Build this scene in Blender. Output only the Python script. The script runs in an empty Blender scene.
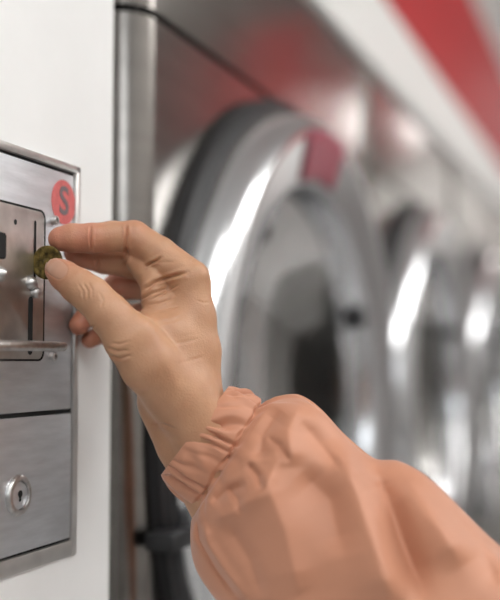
import bpy, bmesh, math, random
import numpy as np
from mathutils import Vector, Matrix
random.seed(4); rng = np.random.default_rng(4)
PI = math.pi
C = bpy.context.scene.collection
CZ = 1.25                      # camera height (m)
WX = -0.36                     # front plane of the coin wall and the machine row

# ------------------------------------------------------------ camera
F = 1000.0                     # focal length in pixels of the 500 px wide frame
yaw = math.atan(0.3865); pitch = math.atan(0.062)
cam_d = bpy.data.cameras.new('camera'); cam = bpy.data.objects.new('camera', cam_d); C.objects.link(cam)
cam.location = (0, 0, CZ); cam.rotation_euler = (PI/2 + pitch, 0, yaw)
cam_d.sensor_fit = 'HORIZONTAL'; cam_d.sensor_width = 36; cam_d.lens = 36*F/500
cam_d.clip_start = 0.02; cam_d.clip_end = 60
cam_d.dof.use_dof = True; cam_d.dof.focus_distance = 0.632; cam_d.dof.aperture_fstop = 3.0
bpy.context.scene.camera = cam
R3 = np.array(cam.rotation_euler.to_matrix())

def from_view(p):              # metres in the camera's axes (right, up, forward) -> world
    p = np.asarray(p, float).reshape(-1, 3)
    q = np.stack([p[:, 0], p[:, 1], -p[:, 2]], 1)
    return q @ R3.T + np.array([0, 0, CZ])
def pt(px, py, D):             # measured position: pixel and depth in mm -> mm right / up / forward
    return np.array([(px-250)/F*D, (300-py)/F*D, D], float)

# ------------------------------------------------------------ materials
def new_mat(name):
    m = bpy.data.materials.new(name); m.use_nodes = True
    return m, m.node_tree.nodes, m.node_tree.links, m.node_tree.nodes['Principled BSDF']
def simple(name, col, rough=.5, metal=0, noise=0, nscale=8, bump=0, bscale=200, stretch=(1, 1, 1), coat=0, aniso=0):
    m, N, L, B = new_mat(name)
    B.inputs['Base Color'].default_value = (*col, 1); B.inputs['Roughness'].default_value = rough
    B.inputs['Metallic'].default_value = metal; B.inputs['Coat Weight'].default_value = coat
    if noise or bump:
        tc = N.new('ShaderNodeTexCoord'); mp = N.new('ShaderNodeMapping'); mp.inputs['Scale'].default_value = stretch
        L.new(tc.outputs['Object'], mp.inputs['Vector'])
    if noise:
        n = N.new('ShaderNodeTexNoise'); n.inputs['Scale'].default_value = nscale; n.inputs['Detail'].default_value = 5
        L.new(mp.outputs['Vector'], n.inputs['Vector'])
        r = N.new('ShaderNodeValToRGB')
        r.color_ramp.elements[0].position = .3; r.color_ramp.elements[1].position = .7
        r.color_ramp.elements[0].color = tuple(c*(1-noise) for c in col)+(1,)
        r.color_ramp.elements[1].color = tuple(min(1, c*(1+noise*.5)) for c in col)+(1,)
        L.new(n.outputs['Fac'], r.inputs['Fac']); L.new(r.outputs['Color'], B.inputs['Base Color'])
    if bump:
        n = N.new('ShaderNodeTexNoise'); n.inputs['Scale'].default_value = bscale; n.inputs['Detail'].default_value = 4
        L.new(mp.outputs['Vector'], n.inputs['Vector'])
        b = N.new('ShaderNodeBump'); b.inputs['Strength'].default_value = bump; b.inputs['Distance'].default_value = .001
        L.new(n.outputs['Fac'], b.inputs['Height']); L.new(b.outputs['Normal'], B.inputs['Normal'])
    return m
def emit(name, col, s):
    m, N, L, B = new_mat(name)
    B.inputs['Base Color'].default_value = (*col, 1); B.inputs['Emission Color'].default_value = (*col, 1)
    B.inputs['Emission Strength'].default_value = s
    return m
M_white = simple('white_enamel', (.88, .88, .875), .45, noise=.03, nscale=14, bump=.05, bscale=60)
M_steel = simple('brushed_steel', (.32, .303, .285), .20, 1, noise=.10, nscale=5, bump=.05, bscale=30, stretch=(1, 1, 12))
M_plate = simple('coin_plate_steel', (.70, .72, .75), .42, .85, noise=.12, nscale=30, bump=.12, bscale=120, stretch=(1, 1, 6))
M_plate2 = simple('worn_plate_steel', (.60, .57, .54), .40, 1, noise=.22, nscale=60, bump=.15, bscale=160)
M_frame = simple('frame_steel', (.70, .68, .66), .34, .9, noise=.15, nscale=40)
M_chrome = simple('chrome', (.74, .75, .77), .2, 1)
M_bolt = simple('bolt_steel', (.62, .61, .60), .36, 1, noise=.2, nscale=300)
M_gask = simple('black_rubber', (.018, .018, .02), .5)
M_gap = simple('shadow_gap_black', (.01, .01, .01), .9)
M_drum = simple('drum_steel', (.09, .08, .075), .45, 1, noise=.1, nscale=10)
M_red = simple('red_panel', (.50, .02, .025), .6, noise=.05)
M_redboard = simple('red_board', (.85, .04, .05), .4)
M_strip = simple('white_trim', (.88, .88, .86), .5)
M_wall = simple('painted_wall', (.72, .71, .69), .8, noise=.04)
M_wallg = simple('pale_wall', (.50, .49, .48), .8, noise=.05)
M_floor = simple('floor_tile', (.36, .355, .35), .35, noise=.15, nscale=4)
M_ceil = simple('ceiling_paint', (.74, .74, .73), .9)
M_lamp = emit('lamp_diffuser', (1, .985, .96), 11.5)
M_lbl = simple('sticker_red', (.62, .14, .135), .5, noise=.15, nscale=300)
M_letter = simple('letter_grey', (.17, .13, .14), .55)
M_brown = simple('brown_cloth', (.10, .06, .04), .9, noise=.4, nscale=20)
M_nailm = simple('nail', (.47, .25, .165), .36)

def glass_mat():
    m, N, L, B = new_mat('door_glass')
    B.inputs['Base Color'].default_value = (.30, .30, .29, 1); B.inputs['Roughness'].default_value = .03
    B.inputs['Transmission Weight'].default_value = 1; B.inputs['IOR'].default_value = 1.3
    return m
M_glass = glass_mat()
def coin_mat():
    m, N, L, B = new_mat('old_brass')
    tc = N.new('ShaderNodeTexCoord'); n = N.new('ShaderNodeTexNoise'); n.inputs['Scale'].default_value = 260; n.inputs['Detail'].default_value = 6
    L.new(tc.outputs['Object'], n.inputs['Vector'])
    r = N.new('ShaderNodeValToRGB'); r.color_ramp.elements[0].position = .35; r.color_ramp.elements[1].position = .68
    r.color_ramp.elements[0].color = (.035, .025, .006, 1); r.color_ramp.elements[1].color = (.21, .15, .04, 1)
    L.new(n.outputs['Fac'], r.inputs['Fac']); L.new(r.outputs['Color'], B.inputs['Base Color'])
    B.inputs['Metallic'].default_value = .7; B.inputs['Roughness'].default_value = .42
    b = N.new('ShaderNodeBump'); b.inputs['Strength'].default_value = .5; b.inputs['Distance'].default_value = .0006
    L.new(n.outputs['Fac'], b.inputs['Height']); L.new(b.outputs['Normal'], B.inputs['Normal'])
    return m
M_coin = coin_mat()
def skin_mat():
    m, N, L, B = new_mat('skin')
    at = N.new('ShaderNodeAttribute'); at.attribute_name = 'flush'
    tc = N.new('ShaderNodeTexCoord')
    n = N.new('ShaderNodeTexNoise'); n.inputs['Scale'].default_value = 55; n.inputs['Detail'].default_value = 5
    L.new(tc.outputs['Object'], n.inputs['Vector'])
    r = N.new('ShaderNodeValToRGB'); r.color_ramp.elements[0].position = .3; r.color_ramp.elements[1].position = .72
    r.color_ramp.elements[0].color = (.44, .225, .125, 1); r.color_ramp.elements[1].color = (.54, .30, .175, 1)
    L.new(n.outputs['Fac'], r.inputs['Fac'])
    mx = N.new('ShaderNodeMix'); mx.data_type = 'RGBA'
    L.new(at.outputs['Fac'], mx.inputs['Factor']); L.new(r.outputs['Color'], mx.inputs['A']); mx.inputs['B'].default_value = (.50, .19, .12, 1)
    L.new(mx.outputs['Result'], B.inputs['Base Color'])
    B.inputs['Roughness'].default_value = .48
    B.inputs['Subsurface Weight'].default_value = .18; B.inputs['Subsurface Radius'].default_value = (1, .35, .2); B.inputs['Subsurface Scale'].default_value = .004
    v = N.new('ShaderNodeTexVoronoi'); v.inputs['Scale'].default_value = 900; L.new(tc.outputs['Object'], v.inputs['Vector'])
    n2 = N.new('ShaderNodeTexNoise'); n2.inputs['Scale'].default_value = 320; n2.inputs['Detail'].default_value = 3; L.new(tc.outputs['Object'], n2.inputs['Vector'])
    ad = N.new('ShaderNodeMath'); ad.operation = 'ADD'; L.new(v.outputs['Distance'], ad.inputs[0]); L.new(n2.outputs['Fac'], ad.inputs[1])
    b = N.new('ShaderNodeBump'); b.inputs['Strength'].default_value = .22; b.inputs['Distance'].default_value = .0006
    L.new(ad.outputs[0], b.inputs['Height']); L.new(b.outputs['Normal'], B.inputs['Normal'])
    return m
M_skin = skin_mat()
def cloth_mat():
    m, N, L, B = new_mat('peach_nylon')
    tc = N.new('ShaderNodeTexCoord')
    n = N.new('ShaderNodeTexNoise'); n.inputs['Scale'].default_value = 18; n.inputs['Detail'].default_value = 4; L.new(tc.outputs['Object'], n.inputs['Vector'])
    r = N.new('ShaderNodeValToRGB'); r.color_ramp.elements[0].color = (.49, .22, .13, 1); r.color_ramp.elements[1].color = (.56, .255, .152, 1)
    L.new(n.outputs['Fac'], r.inputs['Fac']); L.new(r.outputs['Color'], B.inputs['Base Color'])
    B.inputs['Roughness'].default_value = .55; B.inputs['Sheen Weight'].default_value = .25; B.inputs['Sheen Roughness'].default_value = .4
    n2 = N.new('ShaderNodeTexNoise'); n2.inputs['Scale'].default_value = 1400; L.new(tc.outputs['Object'], n2.inputs['Vector'])
    b = N.new('ShaderNodeBump'); b.inputs['Strength'].default_value = .12; b.inputs['Distance'].default_value = .0004
    L.new(n2.outputs['Fac'], b.inputs['Height']); L.new(b.outputs['Normal'], B.inputs['Normal'])
    return m
M_cloth = cloth_mat()

# ------------------------------------------------------------ helpers
def link(name, me, mat, parent=None, smooth=None):
    o = bpy.data.objects.new(name, me); C.objects.link(o)
    if mat: me.materials.append(mat)
    if smooth is not None:
        me.shade_smooth() if smooth >= 180 else me.shade_smooth()
        if smooth < 180: me.set_sharp_from_angle(angle=math.radians(smooth))
    if parent: o.parent = parent
    return o
def obj(name, bm, mat, parent=None, smooth=None, origin=None):
    bmesh.ops.recalc_face_normals(bm, faces=bm.faces)
    me = bpy.data.meshes.new(name)
    if origin is not None:
        for v in bm.verts: v.co -= Vector(origin)
    bm.to_mesh(me); bm.free()
    o = link(name, me, mat, parent, smooth)
    if origin is not None: o.location = origin
    return o
def box(bm, x0, x1, y0, y1, z0, z1, bev=0, seg=2):
    t = bmesh.new(); bmesh.ops.create_cube(t, size=1)
    for v in t.verts: v.co = Vector(((x0+x1)/2+v.co.x*(x1-x0), (y0+y1)/2+v.co.y*(y1-y0), (z0+z1)/2+v.co.z*(z1-z0)))
    if bev: bmesh.ops.bevel(t, geom=list(t.edges), offset=bev, segments=seg, profile=.5, affect='EDGES')
    me = bpy.data.meshes.new('t'); t.to_mesh(me); t.free(); bm.from_mesh(me); bpy.data.meshes.remove(me)
def B(*a, **k):
    bm = bmesh.new(); box(bm, *a, **k); return bm
def lathe_x(bm, prof, cx, cy, cz, n=48, caps=True):      # profile (x offset, radius) turned about an axis along X
    rings = []
    for (x, r) in prof:
        rings.append([bm.verts.new((cx+x, cy+r*math.cos(2*PI*i/n), cz+r*math.sin(2*PI*i/n))) for i in range(n)] if r > 1e-6 else [bm.verts.new((cx+x, cy, cz))])
    for a, b in zip(rings, rings[1:]):
        for i in range(n):
            j = (i+1) % n
            if len(a) == 1 and len(b) == 1: continue
            if len(a) == 1: bm.faces.new((a[0], b[i], b[j]))
            elif len(b) == 1: bm.faces.new((a[i], b[0], a[j]))
            else: bm.faces.new((a[i], b[i], b[j], a[j]))
def tube(bm, pts, r, n=12):
    pts = [Vector(p) for p in pts]; rings = []
    rr = r if isinstance(r, (list, tuple)) else [r]*len(pts)
    up = Vector((0, 0, 1))
    for i, p in enumerate(pts):
        d = (pts[min(i+1, len(pts)-1)]-pts[max(i-1, 0)]).normalized()
        u = up if abs(d.dot(up)) < .95 else Vector((0, 1, 0))
        a = d.cross(u).normalized(); b = d.cross(a).normalized()
        rings.append([bm.verts.new(p+rr[i]*(a*math.cos(2*PI*k/n)+b*math.sin(2*PI*k/n))) for k in range(n)])
    for a, b in zip(rings, rings[1:]):
        for k in range(n): bm.faces.new((a[k], a[(k+1) % n], b[(k+1) % n], b[k]))
    bm.faces.new(rings[0][::-1]); bm.faces.new(rings[-1])
def thing(name, label, cat, loc=(0, 0, 0), group=None):
    o = bpy.data.objects.new(name, None); o.empty_display_size = .05; C.objects.link(o); o.location = loc
    o['label'] = label; o['category'] = cat
    if group: o['group'] = group
    return o
def tag(o, label, cat, group=None):
    o['label'] = label; o['category'] = cat
    if group: o['group'] = group
def struct(name, bm, mat, label=None):
    o = obj(name, bm, mat); o['kind'] = 'structure'
    if label: o['label'] = label
    return o

# ------------------------------------------------------------ the room
RX, Y0, Y1, H = 2.1, -1.6, 7.2, 2.85
struct('floor', B(-1.2, RX, Y0, Y1, -.1, 0), M_floor)
struct('ceiling', B(-1.2, RX, Y0, Y1, H, H+.1), M_ceil)
struct('wall_right', B(RX, RX+.1, Y0, Y1, 0, H), M_wallg)
bm = bmesh.new()
for a in ((-1.2, -.3, 0, H), (1.9, RX, 0, H), (-.3, 1.9, 0, 1.6), (-.3, 1.9, 2.5, H)): box(bm, a[0], a[1], Y0-.1, Y0, a[2], a[3])
struct('wall_back', bm, simple('dark_wall', (.25, .24, .23), .8, noise=.05))
bm = bmesh.new()
for a in ((-.3, -.25, 1.6, 2.5), (1.85, 1.9, 1.6, 2.5), (-.25, 1.85, 1.6, 1.65), (-.25, 1.85, 2.45, 2.5), (.78, .82, 1.65, 2.45)): box(bm, a[0], a[1], Y0-.08, Y0-.02, a[2], a[3])
struct('fill_frame', bm, M_strip, 'added frame around the fill light behind the camera')
ld = bpy.data.lights.new('rear_fill_light', 'AREA'); ld.shape = 'RECTANGLE'; ld.size = 2.1; ld.size_y = .8; ld.energy = 13; ld.color = (.95, .98, 1)  # lamp and frame added behind the camera for soft frontal light
lo_ = bpy.data.objects.new('rear_fill_light', ld); C.objects.link(lo_); lo_.location = (.8, Y0-.12, 2.05); lo_.rotation_euler = (PI/2, 0, 0)
struct('wall_far', B(-1.2, RX, Y1, Y1+.1, 0, H), simple('far_wall', (.82, .81, .79), .8))
bm = B(-1.2, WX, Y0, .650, 0, H, bev=.002); struct('wall_left', bm, M_white, 'white enamelled wall panel holding the coin box')
struct('wall_rear', B(-1.25, -1.2, .653, Y1, 0, H), M_wall)
struct('trim_1', B(-1.2, WX+.012, .66, Y1, CZ+.432, CZ+.558, bev=.006), M_strip, 'white strip running above the washing machines')
struct('trim_2', B(-1.2, WX, .655, Y1, CZ+.560, CZ+.90), M_red, 'red band above the white strip')
struct('wall_upper', B(-1.2, WX-.01, .66, Y1, CZ+.902, H), M_wall)

def ceiling_light(x, y, label):
    t = thing('ceiling_light', label, 'ceiling light', (x, y, H), 'flat ceiling lights')
    bm = bmesh.new()
    for a in ((-.32, -.29, -.62, .62), (.29, .32, -.62, .62), (-.29, .29, -.62, -.59), (-.29, .29, .59, .62)): box(bm, *a, -.03, 0)
    obj('frame', bm, M_strip, t)
    obj('diffuser', B(-.29, .29, -.59, .59, -.02, -.005), M_lamp, t)
for x, y, l in ((.9, -.4, 'nearest'), (1.3, 1.1, 'second'), (1.75, 2.7, 'third'), (.7, 6.3, 'last')):
    ceiling_light(x, y, 'flat white ceiling light over the aisle, %s of four from the back wall' % l)
def reflection_board(x, y, z, w, h, label):  # unseen boards, added so the steel fronts show red reflections
    t = thing('reflection_board', label, 'unseen_board', (x, y, z))
    obj('board', B(-w/2, w/2, -.012, .012, -h/2, h/2, bev=.004), M_redboard, t)
    for s in (-1, 1):
        bm = bmesh.new(); tube(bm, [(s*w*.38, 0, h/2-.01), (s*w*.38, 0, H-z)], .004, 8); obj('rod', bm, M_steel, t, 40)
reflection_board(.38, 3.0, CZ+.90, .38, .40, 'unseen red board added for its reflection, nearer one')
reflection_board(.30, 4.1, CZ+1.06, .28, .40, 'unseen red board added for its reflection, farther one')

# ------------------------------------------------------------ coin box on the white wall
cb = thing('coin_box', 'stainless steel coin slot unit set into the white wall panel', 'coin box', (WX, .5, CZ-.13))
def cobj(name, bm, mat, parent=cb, smooth=None):
    loc = Vector((WX, .5, CZ-.13))
    for v in bm.verts: v.co -= loc
    return obj(name, bm, mat, parent, smooth)
YL, YR = .385, .5985
bm = bmesh.new()
box(bm, WX-.02, WX+.0030, YR-.0055, YR, CZ-.1305, CZ+.1350, bev=.0012)
box(bm, WX-.02, WX+.0030, YL, YL+.0055, CZ-.1305, CZ+.1350, bev=.0012)
box(bm, WX-.02, WX+.0030, YL, YR, CZ+.1295, CZ+.1350, bev=.0012)
box(bm, WX-.02, WX+.0022, YL+.003, YR-.003, CZ-.1300, CZ-.1195, bev=.001)
cobj('frame', bm, M_frame, smooth=40)
cobj('backing', B(WX-.022, WX+.0002, YL+.002, YR-.002, CZ-.129, CZ+.134), M_gap)
cobj('upper_panel', B(WX-.01, WX+.0016, YL+.0075, YR-.0072, CZ-.0315, CZ+.1275, bev=.0007), M_plate, smooth=40)
door = cobj('lower_door', B(WX-.01, WX+.0020, YL+.0075, YR-.0072, CZ-.1178, CZ-.0345, bev=.0009), M_plate, smooth=40)
# inner coin plate with rounded corners, sitting in a dark joint
def round_rect(bm, x0, x1, y0, y1, z0, z1, r, bev=.0005):
    n = 6; pts = []
    for (cy, cz, a0) in ((y1-r, z1-r, 0), (y0+r, z1-r, 90), (y0+r, z0+r, 180), (y1-r, z0+r, 270)):
        for k in range(n+1):
            a = math.radians(a0+90*k/n); pts.append((cy+r*math.cos(a), cz+r*math.sin(a)))
    lo = [bm.verts.new((x0, p[0], p[1])) for p in pts]; mid = [bm.verts.new((x1-bev, p[0], p[1])) for p in pts]
    cy, cz = (y0+y1)/2, (z0+z1)/2
    hi = [bm.verts.new((x1, p[0]+(bev if p[0] < cy else -bev), p[1]+(bev if p[1] < cz else -bev))) for p in pts]
    m = len(pts)
    for a, b in ((lo, mid), (mid, hi)):
        for i in range(m): bm.faces.new((a[i], a[(i+1) % m], b[(i+1) % m], b[i]))
    bm.faces.new(hi); bm.faces.new(lo[::-1])
bm = bmesh.new(); round_rect(bm, WX, WX+.00168, .4480, .5572, CZ+.0005, CZ+.0985, .006, .0001); cobj('plate_joint', bm, M_gap)
bm = bmesh.new(); round_rect(bm, WX, WX+.0019, .4492, .5552, CZ+.0018, CZ+.0970, .005, .0002); cplate = cobj('coin_plate', bm, M_plate2, smooth=40)
# slots, hole
def slot(name, y, w, z0, z1):
    bm = bmesh.new(); round_rect(bm, WX+.001, WX+.00205, y-w/2, y+w/2, CZ+z0, CZ+z1, w*.49, .00002); return cobj(name, bm, M_gap, cplate)
slot('coin_slot', .5446, .0022, .0500, .0905)
slot('return_slot', .5405, .0050, .0045, .0415)
slot('screw_hole', .5226, .0030, .0850, .0885)
def bolt(y, z, r, h, name='bolt', sock=True, mat=None):
    bm = bmesh.new(); lathe_x(bm, [(0, r), (h*.8, r), (h, r*.82), (h, r*.5), (h*.6, r*.45), (h*.6, 0)] if sock else [(0, r), (h*.35, r*.95), (h*.8, r*.6), (h, r*.25), (h, 0)], WX+.0016, y, CZ+z, 20)
    return cobj(name, bm, mat or M_bolt, smooth=50)
bolt(.5655, .0935, .0031, .0036); bolt(.5655, .0035, .0031, .0036)
bolt(.5400, .0500, .0047, .0050, 'rivet', False); bolt(.5065, .0530, .0050, .0055, 'rivet', False)
bm = bmesh.new(); round_rect(bm, WX+.003, WX+.0055, .5000, .5088, CZ+.062, CZ+.078, .002); cobj('catch', bm, M_gap)
bm = bmesh.new(); lathe_x(bm, [(0, .0036), (.003, .0034), (.0045, .0022), (.0048, 0)], WX+.0019, .5440, CZ+.0440, 18)
cobj('slot_guard', bm, M_bolt, smooth=60)
# return lever: a bent rod standing proud of the plate
zl = CZ+.0098; bm = bmesh.new(); P = []
P += [(WX, .462, zl), (WX+.010, .462, zl)]
for k in range(7):
    a = PI - k*PI/2/6; P.append((WX+.0135+.0055*math.sin(a-PI/2)*1.0, .4675-.0055*math.cos(PI-a), zl))
P += [(WX+.0195, .50, zl), (WX+.0198, .54, zl)]
for k in range(9):
    a = k*PI/8; P.append((WX+.0160+.0038*math.cos(a), .549+.0045*math.sin(a), zl))
P += [(WX+.0122, .535, zl), (WX+.0110, .520, zl), (WX, .512, zl)]
tube(bm, P, .0031, 14); cobj('return_lever', bm, M_bolt, smooth=60)
# lock
lk = bmesh.new(); ly, lz = .5290, CZ-.0820
lathe_x(lk, [(0, .0128), (.001, .0128), (.0024, .0120), (.0030, .0104), (.0028, .0090), (.0010, .0086)], WX+.002, ly, lz, 40)
lock = cobj('lock', lk, M_bolt, door, 60); lock.matrix_parent_inverse = Matrix()
bm = bmesh.new(); lathe_x(bm, [(0, .0084), (.0016, .0082), (.0018, .0078), (.0018, 0)], WX+.002, ly, lz, 36); cobj('lock_face', bm, M_plate, cb, 60)
bm = bmesh.new(); round_rect(bm, WX+.002, WX+.0041, ly-.0010, ly+.0010, lz-.0038, lz+.0030, .0009, .0001)
lathe_x(bm, [(.0000, .0022), (.00035, .0022), (.00035, 0)], WX+.0038, ly, lz+.0010, 16); cobj('keyhole', bm, M_gap)
# red sticker with an S
bm = bmesh.new(); lathe_x(bm, [(0, .0150), (.0003, .0150), (.0003, 0)], WX+.0016, .5785, CZ+.1075, 48); cobj('red_patch', bm, M_lbl)
td = bpy.data.curves.new('letter', 'FONT'); td.body = 'S'; td.size = .0270; td.align_x = 'CENTER'; td.align_y = 'CENTER'; td.extrude = .0001; td.offset = .0005
to = bpy.data.objects.new('letter', td); C.objects.link(to)
bpy.context.view_layer.update()
me = bpy.data.meshes.new_from_object(to.evaluated_get(bpy.context.evaluated_depsgraph_get())); bpy.data.objects.remove(to)
me.transform(Matrix(((0, 0, 1, 0), (1, 0, 0, 0), (0, 1, 0, 0), (0, 0, 0, 1))))
me.materials.clear()
lo = link('letter', me, M_letter, cb); lo.location = (WX+.0021-WX, .5785-.5, .1075+.13)

# coin being pushed in
bm = bmesh.new(); lathe_x(bm, [(-.0010, 0), (-.0010, .0085), (-.00115, .0092), (-.00115, .0104), (-.0009, .0108), (.0009, .0108), (.00115, .0104), (.00115, .0092), (.0010, .0085), (.0010, 0)], 0, 0, 0, 56)
# small raised figure on the face
for k in range(9):
    a = 2*PI*k/9; lathe_x(bm, [(-.00125, 0), (-.00118, .0008), (-.0009, .0009)], 0, .0066*math.cos(a), .0066*math.sin(a), 8)
lathe_x(bm, [(-.00135, 0), (-.0012, .0026), (-.0009, .0030)], 0, 0, 0, 20)
bmesh.ops.rotate(bm, verts=bm.verts, cent=(0, 0, 0), matrix=Matrix.Rotation(PI/2, 3, 'Z'))
coin = obj('coin', bm, M_coin, smooth=40); coin.location = (WX+.0030+.0082, .5446, CZ+.0632)
tag(coin, 'dull brass coin held between thumb and finger at the slot', 'coin')

# ------------------------------------------------------------ washing machines
def front_profile(zlo, zhi, W, r, depth, hole=None):
    """sheet-metal front with rounded vertical edges, sides, top and bottom; optional round hole (z, radius)"""
    bm = bmesh.new(); n = 8
    prof = [(-depth, -W/2)]+[(-r+r*math.sin(k*PI/2/n), -W/2+r-r*math.cos(k*PI/2/n)) for k in range(n+1)]
    half = prof; full = half+[(x, -y) for x, y in half[::-1]]
    lo = [bm.verts.new((x, y, zlo)) for x, y in full]; hi = [bm.verts.new((x, y, zhi)) for x, y in full]
    m = len(full); c = len(half)-1
    for i in range(m-1):
        if i == c and hole: continue
        bm.faces.new((lo[i], lo[i+1], hi[i+1], hi[i]))
    bm.faces.new(hi); bm.faces.new(lo[::-1]); bm.faces.new((lo[-1], lo[0], hi[0], hi[-1]))
    if hole:
        hz, hr = hole; y0 = full[c][1]; y1 = full[c+1][1]; N = 64; pts = []; outer = []
        for k in range(N):
            a = 2*PI*(k+.5)/N; cy, cz = math.cos(a), math.sin(a); s = 1e9
            if cy > 1e-9: s = min(s, y1/cy)
            if cy < -1e-9: s = min(s, y0/cy)
            if cz > 1e-9: s = min(s, (zhi-hz)/cz)
            if cz < -1e-9: s = min(s, (zlo-hz)/cz)
            pts.append(bm.verts.new((0, hr*cy, hz+hr*cz))); outer.append(bm.verts.new((0, s*cy, hz+s*cz)))
        for k in range(N):
            j = (k+1) % N; bm.faces.new((pts[k], outer[k], outer[j], pts[j]))
            a, b = outer[k].co, outer[j].co
            if abs(a.y-b.y) > 1e-6 and abs(a.z-b.z) > 1e-6:
                cc = bm.verts.new((0, y0 if (a.y+b.y) < 0 else y1, zlo if (a.z+b.z) < 2*hz else zhi)); bm.faces.new((outer[k], cc, outer[j]))
    return bm
DZ = CZ-.053
def make_washer(label):
    t = thing('washing_machine', label, 'washing machine', (0, 0, 0), 'row of steel washing machines')
    obj('body', front_profile(.09, CZ+.279, .712, .03, .70, (DZ, .262)), M_steel, t, 35)
    obj('control_panel', front_profile(CZ+.2855, CZ+.430, .712, .03, .70), M_steel, t, 35)
    obj('top_seam', B(-.69, -.008, -.345, .345, CZ+.277, CZ+.287), M_gap, t)
    obj('plinth', B(-.70, -.05, -.34, .34, 0, .09), M_gap, t)
    bm = bmesh.new(); lathe_x(bm, [(.0, .336), (.010, .336), (.016, .330), (.016, .300), (.006, .296), (0, .262), (-.02, .262)], 0, 0, DZ, 96); obj('door_seal', bm, M_gask, t, 40)
    bm = bmesh.new(); lathe_x(bm, [(-.02, .262), (-.36, .275), (-.40, .22), (-.40, 0)], 0, 0, DZ, 64); obj('drum', bm, M_drum, t, 40)
    d = bmesh.new()
    pr = [(.006, .322), (.016, .324), (.030, .321), (.043, .314), (.051, .306), (.0535, .298), (.052, .290), (.049, .280), (.0455, .268), (.042, .256), (.039, .247), (.035, .242), (.028, .240), (.018, .238), (-.010, .238), (-.010, .262), (.004, .300), (.006, .322)]
    lathe_x(d, pr, 0, 0, DZ, 128); dr = obj('door', d, M_chrome, t, 50)
    g = bmesh.new(); lathe_x(g, [(.000, .2375), (-.012, .22), (-.045, .19), (-.075, .15), (-.085, .09), (-.088, 0), (-.094, 0), (-.091, .09), (-.081, .153), (-.050, .196), (-.018, .226), (-.008, .2375), (.000, .2375)], 0, 0, DZ, 96); obj('glass', g, M_glass, dr, 60)
    h = bmesh.new(); box(h, .004, .034, .200, .236, DZ+.095, DZ+.125, bev=.006, seg=3); obj('handle', h, M_gask, dr, 40)
    obj('hinge', B(.004, .03, -.350, -.312, DZ-.092, DZ-.078, bev=.003), M_gask, dr, 40)
    return t
def copy_tree(o, parent=None):
    c = o.copy(); C.objects.link(c); c.parent = parent
    for ch in list(o.children): copy_tree(ch, c)
    return c
order = ['first', 'second', 'third', 'fourth', 'fifth', 'sixth', 'seventh', 'eighth']
src = make_washer('stainless washing machine with round chrome door, nearest the coin box')
ws = [src]
for i in range(1, 8):
    w = copy_tree(src); w['label'] = 'blurred steel washing machine, %s in the row from the coin box' % order[i]; ws.append(w)
for i, w in enumerate(ws): w.location = (WX, 1.044+.72*i, 0)

# pink-red patch laid on the ring of the nearest door
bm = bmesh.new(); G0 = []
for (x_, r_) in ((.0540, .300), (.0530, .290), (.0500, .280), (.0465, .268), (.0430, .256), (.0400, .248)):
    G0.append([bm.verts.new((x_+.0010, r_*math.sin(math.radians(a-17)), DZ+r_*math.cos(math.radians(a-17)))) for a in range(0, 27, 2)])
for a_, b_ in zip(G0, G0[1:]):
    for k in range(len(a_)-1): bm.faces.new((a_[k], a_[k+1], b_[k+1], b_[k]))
ring_patch = obj('red_patch', bm, simple('pink_patch', (.33, .055, .09), .35), [c for c in src.children if c.name.startswith('door') and 'seal' not in c.name][0], 180)
ring_patch.modifiers.new('solid', 'SOLIDIFY').thickness = .0006

# ------------------------------------------------------------ hand: smooth distance field -> one continuous surface
def rc(Pn, a, b, ra, rb):      # tapered capsule
    a = np.asarray(a, np.float32); b = np.asarray(b, np.float32); ab = b-a
    h = np.clip(((Pn-a) @ ab)/(ab @ ab), 0, 1)
    return np.linalg.norm(Pn-a-h[..., None]*ab, axis=-1)-(ra+(rb-ra)*h)
def smin(a, b, k):
    h = np.maximum(k-np.abs(a-b), 0)/k
    return np.minimum(a, b)-h*h*h*k/6
def chain(Pn, nodes, k=3):
    d = None
    for (p, q) in zip(nodes, nodes[1:]):
        c = rc(Pn, pt(*p[:3]), pt(*q[:3]), p[3], q[3]); d = c if d is None else smin(d, c, k)
    return d
INDEX = [(60.5, 239, 645, 7.9), (72, 238, 646, 9.2), (92, 238.5, 648, 9.7), (112, 236.5, 652, 9.8), (134, 237, 655, 10.6), (160, 254, 652, 11.0), (189, 279, 648, 13.2)]
MIDDLE = [(75, 253, 664, 7.2), (86, 256, 667, 8.4), (104, 260.5, 672, 8.8), (138, 263, 680, 11.5), (192, 284, 670, 12.5)]
RING = [(79, 325, 676, 6.8), (90, 312, 684, 7.8), (117, 286, 698, 9.2), (150, 284, 697, 11.5), (190, 294, 691, 12)]
PINKY = [(90, 339.5, 690, 6.0), (102, 333, 700, 6.8), (132, 316, 712, 8), (181, 308, 708, 11)]
THUMB = [(56.5, 270, 622, 7.2), (64, 275.5, 619, 9.0), (78, 286, 615, 10.6), (92, 296, 612, 11.4), (109, 314, 611, 12.4), (130, 338, 612, 15.6), (149, 364, 616, 17.8), (178, 394, 627, 19.5), (206, 434, 632, 20), (250, 500, 634, 22)]
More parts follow.
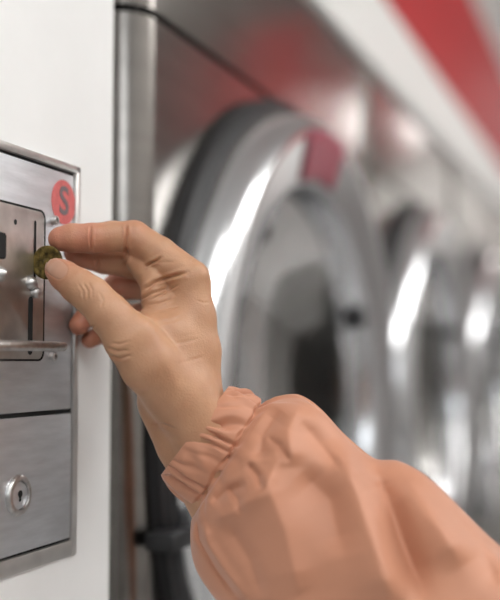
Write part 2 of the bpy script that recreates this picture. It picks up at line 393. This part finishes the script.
def hand_sdf(Pn):
    fing = chain(Pn, INDEX)
    for f in (MIDDLE, RING, PINKY): fing = smin(fing, chain(Pn, f), 1.2)
    palm = chain(Pn, [(190, 281, 648, 12.5), (195, 318, 646, 13), (197, 352, 644, 15), (192, 402, 642, 19), (205, 432, 640, 19.5), (250, 500, 636, 24), (330, 620, 625, 30)], 6)
    for nodes in ([(192, 284, 670, 12.5), (193, 340, 666, 15), (192, 400, 652, 18)],
                  [(190, 294, 691, 11.5), (190, 345, 684, 14), (190, 402, 662, 17)],
                  [(181, 308, 707, 10.5), (178, 355, 696, 13.5), (185, 408, 666, 15)],
                  [(166, 402, 650, 18.5), (186, 442, 648, 19.5), (232, 516, 640, 23)],
                  [(150, 360, 640, 14), (174, 398, 644, 17)]):
        palm = smin(palm, chain(Pn, nodes), 13)
    palm = smin(palm, rc(Pn, pt(186, 322, 644), pt(148, 338, 626), 12.5, 13), 12)
    palm = smin(palm, rc(Pn, pt(187, 345, 641), pt(168, 385, 634), 14, 17), 12)
    palm = smin(palm, rc(Pn, pt(176, 340, 633), pt(193, 405, 629), 12, 16), 14)      # web muscle
    palm = smin(palm, rc(Pn, pt(176, 296, 650), pt(150, 322, 636), 8, 9), 9)         # web skin
    palm = smin(palm, rc(Pn, pt(154, 278, 650), pt(155, 303, 643), 8.5, 9), 6)
    fing = smin(fing, rc(Pn, pt(139, 258, 660), pt(158, 284, 652), 9.5, 10.5), 3)
    hand = smin(fing, palm, 5)
    th = chain(Pn, THUMB, 5)
    return smin(hand, th, 10)

def surface_nets(f, org, h):
    s = f < 0
    nx, ny, nz = f.shape
    cs = np.stack([s[i:nx-1+i, j:ny-1+j, k:nz-1+k] for i in (0, 1) for j in (0, 1) for k in (0, 1)], 0)
    act = cs.any(0) & ~cs.all(0)
    idx = -np.ones(act.shape, np.int64); ijk = np.argwhere(act); idx[act] = np.arange(len(ijk))
    acc = np.zeros((len(ijk), 3)); cnt = np.zeros(len(ijk))
    corners = [(i, j, k) for i in (0, 1) for j in (0, 1) for k in (0, 1)]
    for a in corners:
        for ax in range(3):
            if a[ax]: continue
            b = list(a); b[ax] = 1
            fa = f[ijk[:, 0]+a[0], ijk[:, 1]+a[1], ijk[:, 2]+a[2]]; fb = f[ijk[:, 0]+b[0], ijk[:, 1]+b[1], ijk[:, 2]+b[2]]
            m = (fa < 0) != (fb < 0); t = np.where(m, fa/np.where(m, fa-fb, 1), 0)
            p = np.tile(np.array(a, float), (len(ijk), 1)); p[:, ax] += t
            acc[m] += p[m]; cnt[m] += 1
    V = (ijk+acc/cnt[:, None])*h+org
    Q = []
    for ax in range(3):
        o1, o2 = [(1, 2), (2, 0), (0, 1)][ax]
        sl0 = [slice(None)]*3; sl1 = [slice(None)]*3; sl0[ax] = slice(0, -1); sl1[ax] = slice(1, None)
        a = s[tuple(sl0)]; b = s[tuple(sl1)]; e = np.argwhere(a != b); inside = a[e[:, 0], e[:, 1], e[:, 2]]
        ok = (e[:, o1] > 0) & (e[:, o2] > 0) & (e[:, o1] < act.shape[o1]) & (e[:, o2] < act.shape[o2]); e = e[ok]; inside = inside[ok]
        def at(d1, d2):
            q = e.copy(); q[:, o1] += d1; q[:, o2] += d2; return idx[q[:, 0], q[:, 1], q[:, 2]]
        q = np.stack([at(-1, -1), at(0, -1), at(0, 0), at(-1, 0)], 1)
        q[~inside] = q[~inside][:, ::-1]; Q.append(q)
    return V, np.concatenate(Q)
h = .55
lo3 = np.array([-140., -140., 585.]); hi3 = np.array([22., 62., 735.])
BS = 8; nb = [int(math.ceil((hi3[i]-lo3[i])/h/BS)) for i in range(3)]
f = np.full([n*BS for n in nb], 5., np.float32)
bi = np.stack(np.meshgrid(*[np.arange(n) for n in nb], indexing='ij'), -1).reshape(-1, 3)
dc = hand_sdf(((bi+.5)*BS*h-.5*h+lo3).astype(np.float32))
rad = BS*h*.87+1.5
for q in bi[dc < -rad]: f[q[0]*BS:(q[0]+1)*BS, q[1]*BS:(q[1]+1)*BS, q[2]*BS:(q[2]+1)*BS] = -5
loc_ = np.stack(np.meshgrid(*[np.arange(BS)]*3, indexing='ij'), -1).reshape(-1, 3)
nearb = bi[np.abs(dc) <= rad]
for k in range(0, len(nearb), 400):
    q = nearb[k:k+400]; P_ = ((q[:, None, :]*BS+loc_[None])*h+lo3).astype(np.float32)
    v_ = hand_sdf(P_)
    for a_, b_ in zip(q, v_): f[a_[0]*BS:(a_[0]+1)*BS, a_[1]*BS:(a_[1]+1)*BS, a_[2]*BS:(a_[2]+1)*BS] = b_.reshape(BS, BS, BS)
f[0] = f[-1] = 5; f[:, 0] = f[:, -1] = 5; f[:, :, 0] = f[:, :, -1] = 5
V, Q = surface_nets(f, lo3, h)
def grad(P, e=.4):
    g = np.stack([hand_sdf(P+np.eye(3)[i]*e)-hand_sdf(P-np.eye(3)[i]*e) for i in range(3)], 1)
    return g/np.maximum(np.linalg.norm(g, axis=1, keepdims=True), 1e-9)
near_cut = (V[:, 1] < lo3[1]+3*h) | (V[:, 0] > hi3[0]-3*h)
for _ in range(2):
    d = hand_sdf(V); g = grad(V); d = np.where(near_cut, 0, np.clip(d, -1, 1)); V = V-g*d[:, None]
Nn = grad(V)
def proj(V): return 250+V[:, 0]/V[:, 2]*F, 300-V[:, 1]/V[:, 2]*F
px, py = proj(V)
def polyd(px, py, pl):
    best = np.full(len(px), 1e9)
    tt = np.zeros(len(px)); L = len(pl)-1
    for k, ((ax, ay), (bx, by)) in enumerate(zip(pl, pl[1:])):
        dx, dy = bx-ax, by-ay; t = np.clip(((px-ax)*dx+(py-ay)*dy)/(dx*dx+dy*dy), 0, 1)
        dd = np.hypot(px-ax-t*dx, py-ay-t*dy); m = dd < best; best[m] = dd[m]; tt[m] = (k+t[m])/L
    return best, tt
front = np.clip(-Nn[:, 2]*1.5+.35, 0, 1)
# creases and skin folds: (polyline, depth mm, width px, depth limit)
CR = [([(91, 225), (90.5, 238), (92, 251)], .7, 1.1, 660), ([(126, 224), (127, 236), (125, 250)], .7, 1.3, 665),
      ([(144, 267), (152, 263), (162, 257)], .9, 1.2, 668), ([(147, 262), (160, 262), (176, 262)], .2, 1.2, 665), ([(152, 311), (166, 309), (182, 305)], .22, 1.1, 665), ([(196, 300), (204, 303), (210, 302)], .15, 1, 665), ([(170, 344), (186, 342), (200, 338)], .10, 1.6, 665), ([(176, 364), (192, 360), (206, 356)], .10, 1.6, 665), ([(190, 262), (196, 258), (201, 262)], .2, 1.0, 665), ([(143, 290), (155, 282), (170, 277), (188, 272)], 1.1, 1.5, 665),
      ([(138, 301), (152, 293), (170, 288)], .6, 1.2, 665), ([(146, 305), (160, 303), (176, 297)], .3, 1.2, 665),
      ([(150, 300), (163, 294), (180, 284)], .35, 1.0, 665), ([(158, 322), (172, 321), (184, 316)], .14, 1.5, 665),
      ([(107, 347), (118, 351), (128, 350)], .5, 1.2, 640), ([(108, 354), (120, 358), (132, 355)], .45, 1.2, 640), ([(112, 343), (120, 344), (130, 341)], .3, 1.0, 640),
      ([(83, 283), (88, 291), (88, 300)], .25, 1.2, 640), ([(88, 282), (92, 290), (92, 299)], .22, 1.1, 640), ([(78, 283), (83, 291), (83, 300)], .15, 1.0, 640),
      ([(99, 292), (103, 300), (101, 308)], .15, 1.2, 640),
      ([(126, 246), (127, 256), (126, 266)], .9, 1.3, 690), ([(98, 258), (99, 264), (97, 270)], .5, 1.1, 690), ([(93, 262), (95, 268)], .25, 1.0, 690),
      ([(150, 425), (162, 424), (176, 430)], .35, 1.5, 660), ([(122, 386), (140, 392), (160, 390)], .12, 2.0, 650),
      ([(82, 330), (89, 329), (96, 326)], .5, 1.2, 720)]
for pl, A, w, dl in CR:
    dd, tt = polyd(px, py, pl); fade = np.clip(np.sin(np.clip(tt, .02, .98)*PI)*1.8, 0, 1)
    g = np.exp(-(dd/w)**2)-.35*np.exp(-((dd-2.2*w)/(1.3*w))**2)
    V = V-Nn*(2.0*A*g*fade*front*(V[:, 2] < dl))[:, None]
# raised: knuckle bones, tendon, web ridges, thumb joint
RD = [([(199, 268), (203, 274)], .9, 6, 665), ([(152, 273), (166, 268), (182, 264)], .6, 4.5, 665), ([(150, 286), (172, 281), (186, 278)], .4, 2.6, 665),
      ([(112, 352), (124, 360)], .8, 7, 640), ([(90, 296), (94, 288)], .5, 6, 640), ([(150, 325), (176, 385)], .6, 6, 650), ([(128, 262), (138, 290)], .7, 4, 670)]
for pl, A, w, dl in RD:
    dd, tt = polyd(px, py, pl); V = V+Nn*(A*np.exp(-(dd/w)**2)*front*(V[:, 2] < dl))[:, None]
# nail seat on the thumb
na = math.radians(37); nc = (56.5, 268.5)
def nail_uv(px, py):
    dx, dy = px-nc[0], py-nc[1]
    return (-dx*math.cos(na)-dy*math.sin(na)), (dx*math.sin(na)-dy*math.cos(na))      # u towards the tip, v across
uu, vv = nail_uv(px, py)
rr = (np.abs(uu/11)**2.6+np.abs(vv/8.8)**2.6)**(1/2.6)
inn = (V[:, 2] < 640) & (Nn[:, 2] < .1)
V = V-Nn*(np.where(inn, .35*np.clip((1.05-rr)/.15, 0, 1)-.22*np.exp(-((rr-1.18)/.1)**2)*(uu < 6), 0))[:, None]
# flush at finger tips and knuckles
fl = np.zeros(len(V))
for q, w_ in ((pt(58, 240, 645), 16), (pt(84, 238, 646), 14), (pt(56, 270, 620), 13), (pt(79, 325, 676), 20), (pt(88, 340, 694), 18), (pt(74, 252, 664), 20), (pt(116, 286, 698), 22), (pt(134, 237, 655), 10), (pt(200, 272, 640), 1)):
    fl = np.maximum(fl, np.exp(-(np.linalg.norm(V-q, axis=1)/w_)**2))
fl = np.maximum(fl, .5*np.clip((664-V[:, 2])/-30, 0, 1)*(px < 150))
Wd = from_view(V/1000.)
person = thing('person', 'person reaching in from the right, peach jacket sleeve, pushing a coin into the slot', 'person', tuple(from_view(pt(205, 432, 640)/1000.)[0]))
base = np.array(person.location)
def np_mesh(name, V, Q, mat, parent, smooth=180):
    me = bpy.data.meshes.new(name); me.from_pydata((V-base).tolist(), [], Q.tolist()); me.update()
    o = link(name, me, mat, parent, smooth); return o
body = np_mesh('body', Wd, Q, M_skin, person)
bm = bmesh.new(); bm.from_mesh(body.data); bmesh.ops.recalc_face_normals(bm, faces=bm.faces)
vs = [v for v in bm.verts if not near_cut[v.index]]
bmesh.ops.smooth_vert(bm, verts=vs, factor=.2, use_axis_x=True, use_axis_y=True, use_axis_z=True)
bm.to_mesh(body.data); bm.free(); body.data.shade_smooth()
at = body.data.attributes.new('flush', 'FLOAT', 'POINT'); at.data.foreach_set('value', fl.astype(np.float32))
# thumb nail plate, lying on the traced surface
nu, nv = 26, 22; G = []
for i in range(nu):
    for j in range(nv):
        a = 2*i/(nu-1)-1; b = 2*j/(nv-1)-1
        u_ = a*math.sqrt(1-b*b*.42); v_ = b*math.sqrt(1-a*a*.42)
        u_ *= 10.6*1.12; v_ *= 8.5*1.12
        G.append((nc[0]-u_*math.cos(na)+v_*math.sin(na), nc[1]-u_*math.sin(na)-v_*math.cos(na), max(abs(a), abs(b)), a))
G = np.array(G); D = np.full(len(G), 560.)
ray = np.stack([(G[:, 0]-250)/F, (300-G[:, 1])/F, np.ones(len(G))], 1)
for _ in range(60): D = D+np.clip(hand_sdf(ray*D[:, None]), -1, 20)*.9
D = np.minimum(D, 640); Pq = ray*D[:, None]; Ng = grad(Pq)
e = G[:, 2]; off = .42*np.clip((1-e)/.22, 0, 1)**.5-.28
off = np.where(G[:, 3] > .75, off+.25, off)
Pq = Pq+Ng*off[:, None]
Qn = np.array([(i*nv+j, i*nv+j+1, (i+1)*nv+j+1, (i+1)*nv+j) for i in range(nu-1) for j in range(nv-1)])
nail = np_mesh('thumbnail', from_view(Pq/1000.), Qn, M_nailm, body)
sm = nail.modifiers.new('solid', 'SOLIDIFY'); sm.thickness = .0004; sm.offset = -1

# ------------------------------------------------------------ jacket sleeve
SEC = np.array([  # top x, y, bottom x, y, depth mm, half depth mm
    (229, 386, 161, 475, 640, 27), (238, 387.5, 166, 484, 639, 28.5), (250, 391, 177, 496, 638, 29.5), (264, 400, 193, 511, 636, 28),
    (278, 396, 190, 524, 634, 33), (300, 395, 188, 542, 630, 38), (322, 408, 195, 563, 625, 42), (348, 438, 213, 590, 619, 45),
    (372, 461, 240, 625, 612, 47), (396, 467, 278, 668, 604, 49), (430, 484, 328, 716, 594, 52), (470, 515, 385, 766, 584, 55),
    (512, 552, 445, 818, 574, 57), (570, 606, 520, 880, 562, 60), (640, 672, 600, 950, 550, 62)], float)
def cr(Pts, t):
    n = len(Pts); i = np.clip(np.floor(t).astype(int), 0, n-2); f_ = (t-i)[:, None]
    p0 = Pts[np.clip(i-1, 0, n-1)]; p1 = Pts[i]; p2 = Pts[i+1]; p3 = Pts[np.clip(i+2, 0, n-1)]
    return .5*((2*p1)+(-p0+p2)*f_+(2*p0-5*p1+4*p2-p3)*f_**2+(-p0+3*p1-3*p2+p3)*f_**3)
NU, NVv = 420, 330
tv = np.concatenate([np.linspace(0, 3.4, 150, endpoint=False), np.linspace(3.4, len(SEC)-1, NVv-150)])
S = cr(SEC, tv)
ph = np.linspace(0, 2*PI, NU, endpoint=False)
PH, TV = np.meshgrid(ph, tv)
TT = S[:, 0:2][:, None, :]; BB = S[:, 2:4][:, None, :]
mid = (TT+BB)/2; hv = (TT-BB)/2
cs_ = np.cos(PH)[..., None]; sn = np.sin(PH)
# gathers: uneven pleats that share one warped angle
warp = PH+.10*np.sin(3*PH+1.0)+.06*np.sin(7*PH+2.)+.03*np.sin(13*PH)
sl = .10*(TV-1.5)
def ridge(x, p=1.6): return 1-np.abs(np.sin(x/2))**p*1.0-.5
pl1 = -(np.abs(np.cos((warp+sl)*11.5))**5)*(.55+.45*np.sin(PH*5+1.3))           # narrow valleys
pl2 = .5*np.sin((warp-sl*.5)*17+1.2*np.sin(TV*1.7+PH*3))*(.5+.5*np.sin(PH*4+.4))
cuffw = np.clip(TV/.35, 0, 1)*1.0
cuff_env = np.exp(-((TV-1.7)/1.15)**2)
after = np.clip((TV-2.9)/.25, 0, 1)*np.exp(-np.clip(TV-3.0, 0, 9)/.85)
puck = -(np.abs(np.cos((warp+.05*np.sin(TV*2))*7.5+.6))**3)*(.6+.4*np.sin(PH*3+2))
delta = cuff_env*(17e-2*pl1+.06*pl2)+after*(.26*puck+.02*pl2)
delta += np.clip((TV-2.95)/.1, 0, 1)*np.exp(-np.clip(TV-3.0, 0, 9)/.38)*(-.09)*(np.abs(np.cos((warp+.03*np.sin(TV*5))*11.5))**4)*(.5+.5*np.sin(PH*5+1.3))
delta += -.075*np.exp(-((TV-2.95-.05*np.sin(PH*9))/.13)**2)*(.75+.25*np.sin(PH*11.5*2))  # elastic seam pinch
delta += .035*np.exp(-((TV-.12)/.12)**2)*0
big = np.clip((TV-3.6)/1.2, 0, 1)
delta += big*(.028*np.sin(2.2*PH+TV*.9)+.020*np.sin(5*PH-TV*1.3+1.)+.012*np.sin(9*PH+TV*.8+np.sin(TV)))
sc_ = 1+delta
XY = mid+hv*cs_*sc_[..., None]
Dd = S[:, 4][:, None]-S[:, 5][:, None]*sn*sc_
SV = np.stack([(XY[..., 0]-250)/F*Dd, (300-XY[..., 1])/F*Dd, Dd], -1).reshape(-1, 3)
frontm = np.clip(sn.reshape(-1)*1.6, 0, 1)
sx, sy = XY[..., 0].reshape(-1), XY[..., 1].reshape(-1)
# larger folds seen on the near side: (polyline, towards viewer mm, width px)
FO = [([(282, 408), (262, 436), (262, 462)], -3.5, 9), ([(300, 402), (288, 430), (292, 470)], 3.0, 14),
      ([(210, 505), (226, 490), (248, 484)], -3.2, 6), ([(205, 522), (232, 512), (262, 492), (284, 452)], 2.8, 9),
      ([(196, 515), (199, 540), (216, 570), (240, 602)], -3.4, 3.2), ([(204, 520), (208, 545), (226, 572), (250, 602)], 2.6, 6),
      ([(372, 462), (388, 500), (404, 548), (428, 604)], -7.0, 15), ([(345, 432), (352, 480), (380, 560), (395, 610)], 5.5, 22),
      ([(405, 476), (430, 510), (465, 570)], 5.0, 22), ([(300, 470), (330, 500), (345, 560)], -3.0, 16),
      ([(262, 470), (285, 530), (300, 600)], 3.5, 20), ([(225, 520), (250, 560), (262, 600)], -2.2, 10),
      ([(300, 420), (325, 450), (340, 470)], -2.0, 8), ([(450, 505), (480, 545), (500, 590)], -2.5, 12),
      ([(246, 462), (258, 476), (262, 492)], -2.2, 4), ([(228, 486), (238, 500), (240, 516)], -2.0, 4), ([(266, 436), (280, 446), (290, 462)], -2.0, 4)]
for pl, A, w in FO:
    dd, tt = polyd(sx, sy, pl); fade = np.clip(np.sin(np.clip(tt, .03, .97)*PI)*1.7, 0, 1)
    SV[:, 2] -= 2.1*A*np.where(A > 0, np.exp(-np.abs(dd/w)**1.35), np.exp(-np.abs(dd/w)**1.5))*fade*frontm
    SV[:, 0] = (sx-250)/F*SV[:, 2]; SV[:, 1] = (300-sy)/F*SV[:, 2]
SVw = from_view(SV/1000.).reshape(len(tv), NU, 3)
def sleeve_part(name, i0, i1, parent, lip=False):
    A = SVw[i0:i1]
    if lip:                                        # the hem turns in towards the wrist
        c = A[0].mean(0); extra = [c+(A[0]-c)*s + (A[3].mean(0)-c)*k for s, k in ((.86, 3.0), (.88, 1.0), (.93, -.15), (.985, -.25))]
        A = np.concatenate([np.stack(extra), A])
    n = len(A); V_ = A.reshape(-1, 3); I = np.arange(n*NU).reshape(n, NU); J = np.roll(I, -1, 1)
    Q_ = np.stack([I[:-1], J[:-1], J[1:], I[1:]], -1).reshape(-1, 4)
    o = np_mesh(name, V_, Q_, M_cloth, parent); bm = bmesh.new(); bm.from_mesh(o.data); bmesh.ops.recalc_face_normals(bm, faces=bm.faces); bm.to_mesh(o.data); bm.free(); o.data.shade_smooth()
    return o
kc = int(np.argmin(np.abs(tv-2.95)))
sleeve = sleeve_part('jacket_sleeve', kc, len(tv), person)
cuff = sleeve_part('cuff', 0, kc+1, sleeve, True)

# ------------------------------------------------------------ light and output
w = bpy.data.worlds.new('world'); bpy.context.scene.world = w; w.use_nodes = True
w.node_tree.nodes['Background'].inputs[0].default_value = (.9, .95, 1, 1); w.node_tree.nodes['Background'].inputs[1].default_value = .3
vs_ = bpy.context.scene.view_settings
vs_.view_transform = 'Standard'; vs_.look = 'None'; vs_.gamma = 1; vs_.use_curve_mapping = False; vs_.exposure = 0.06
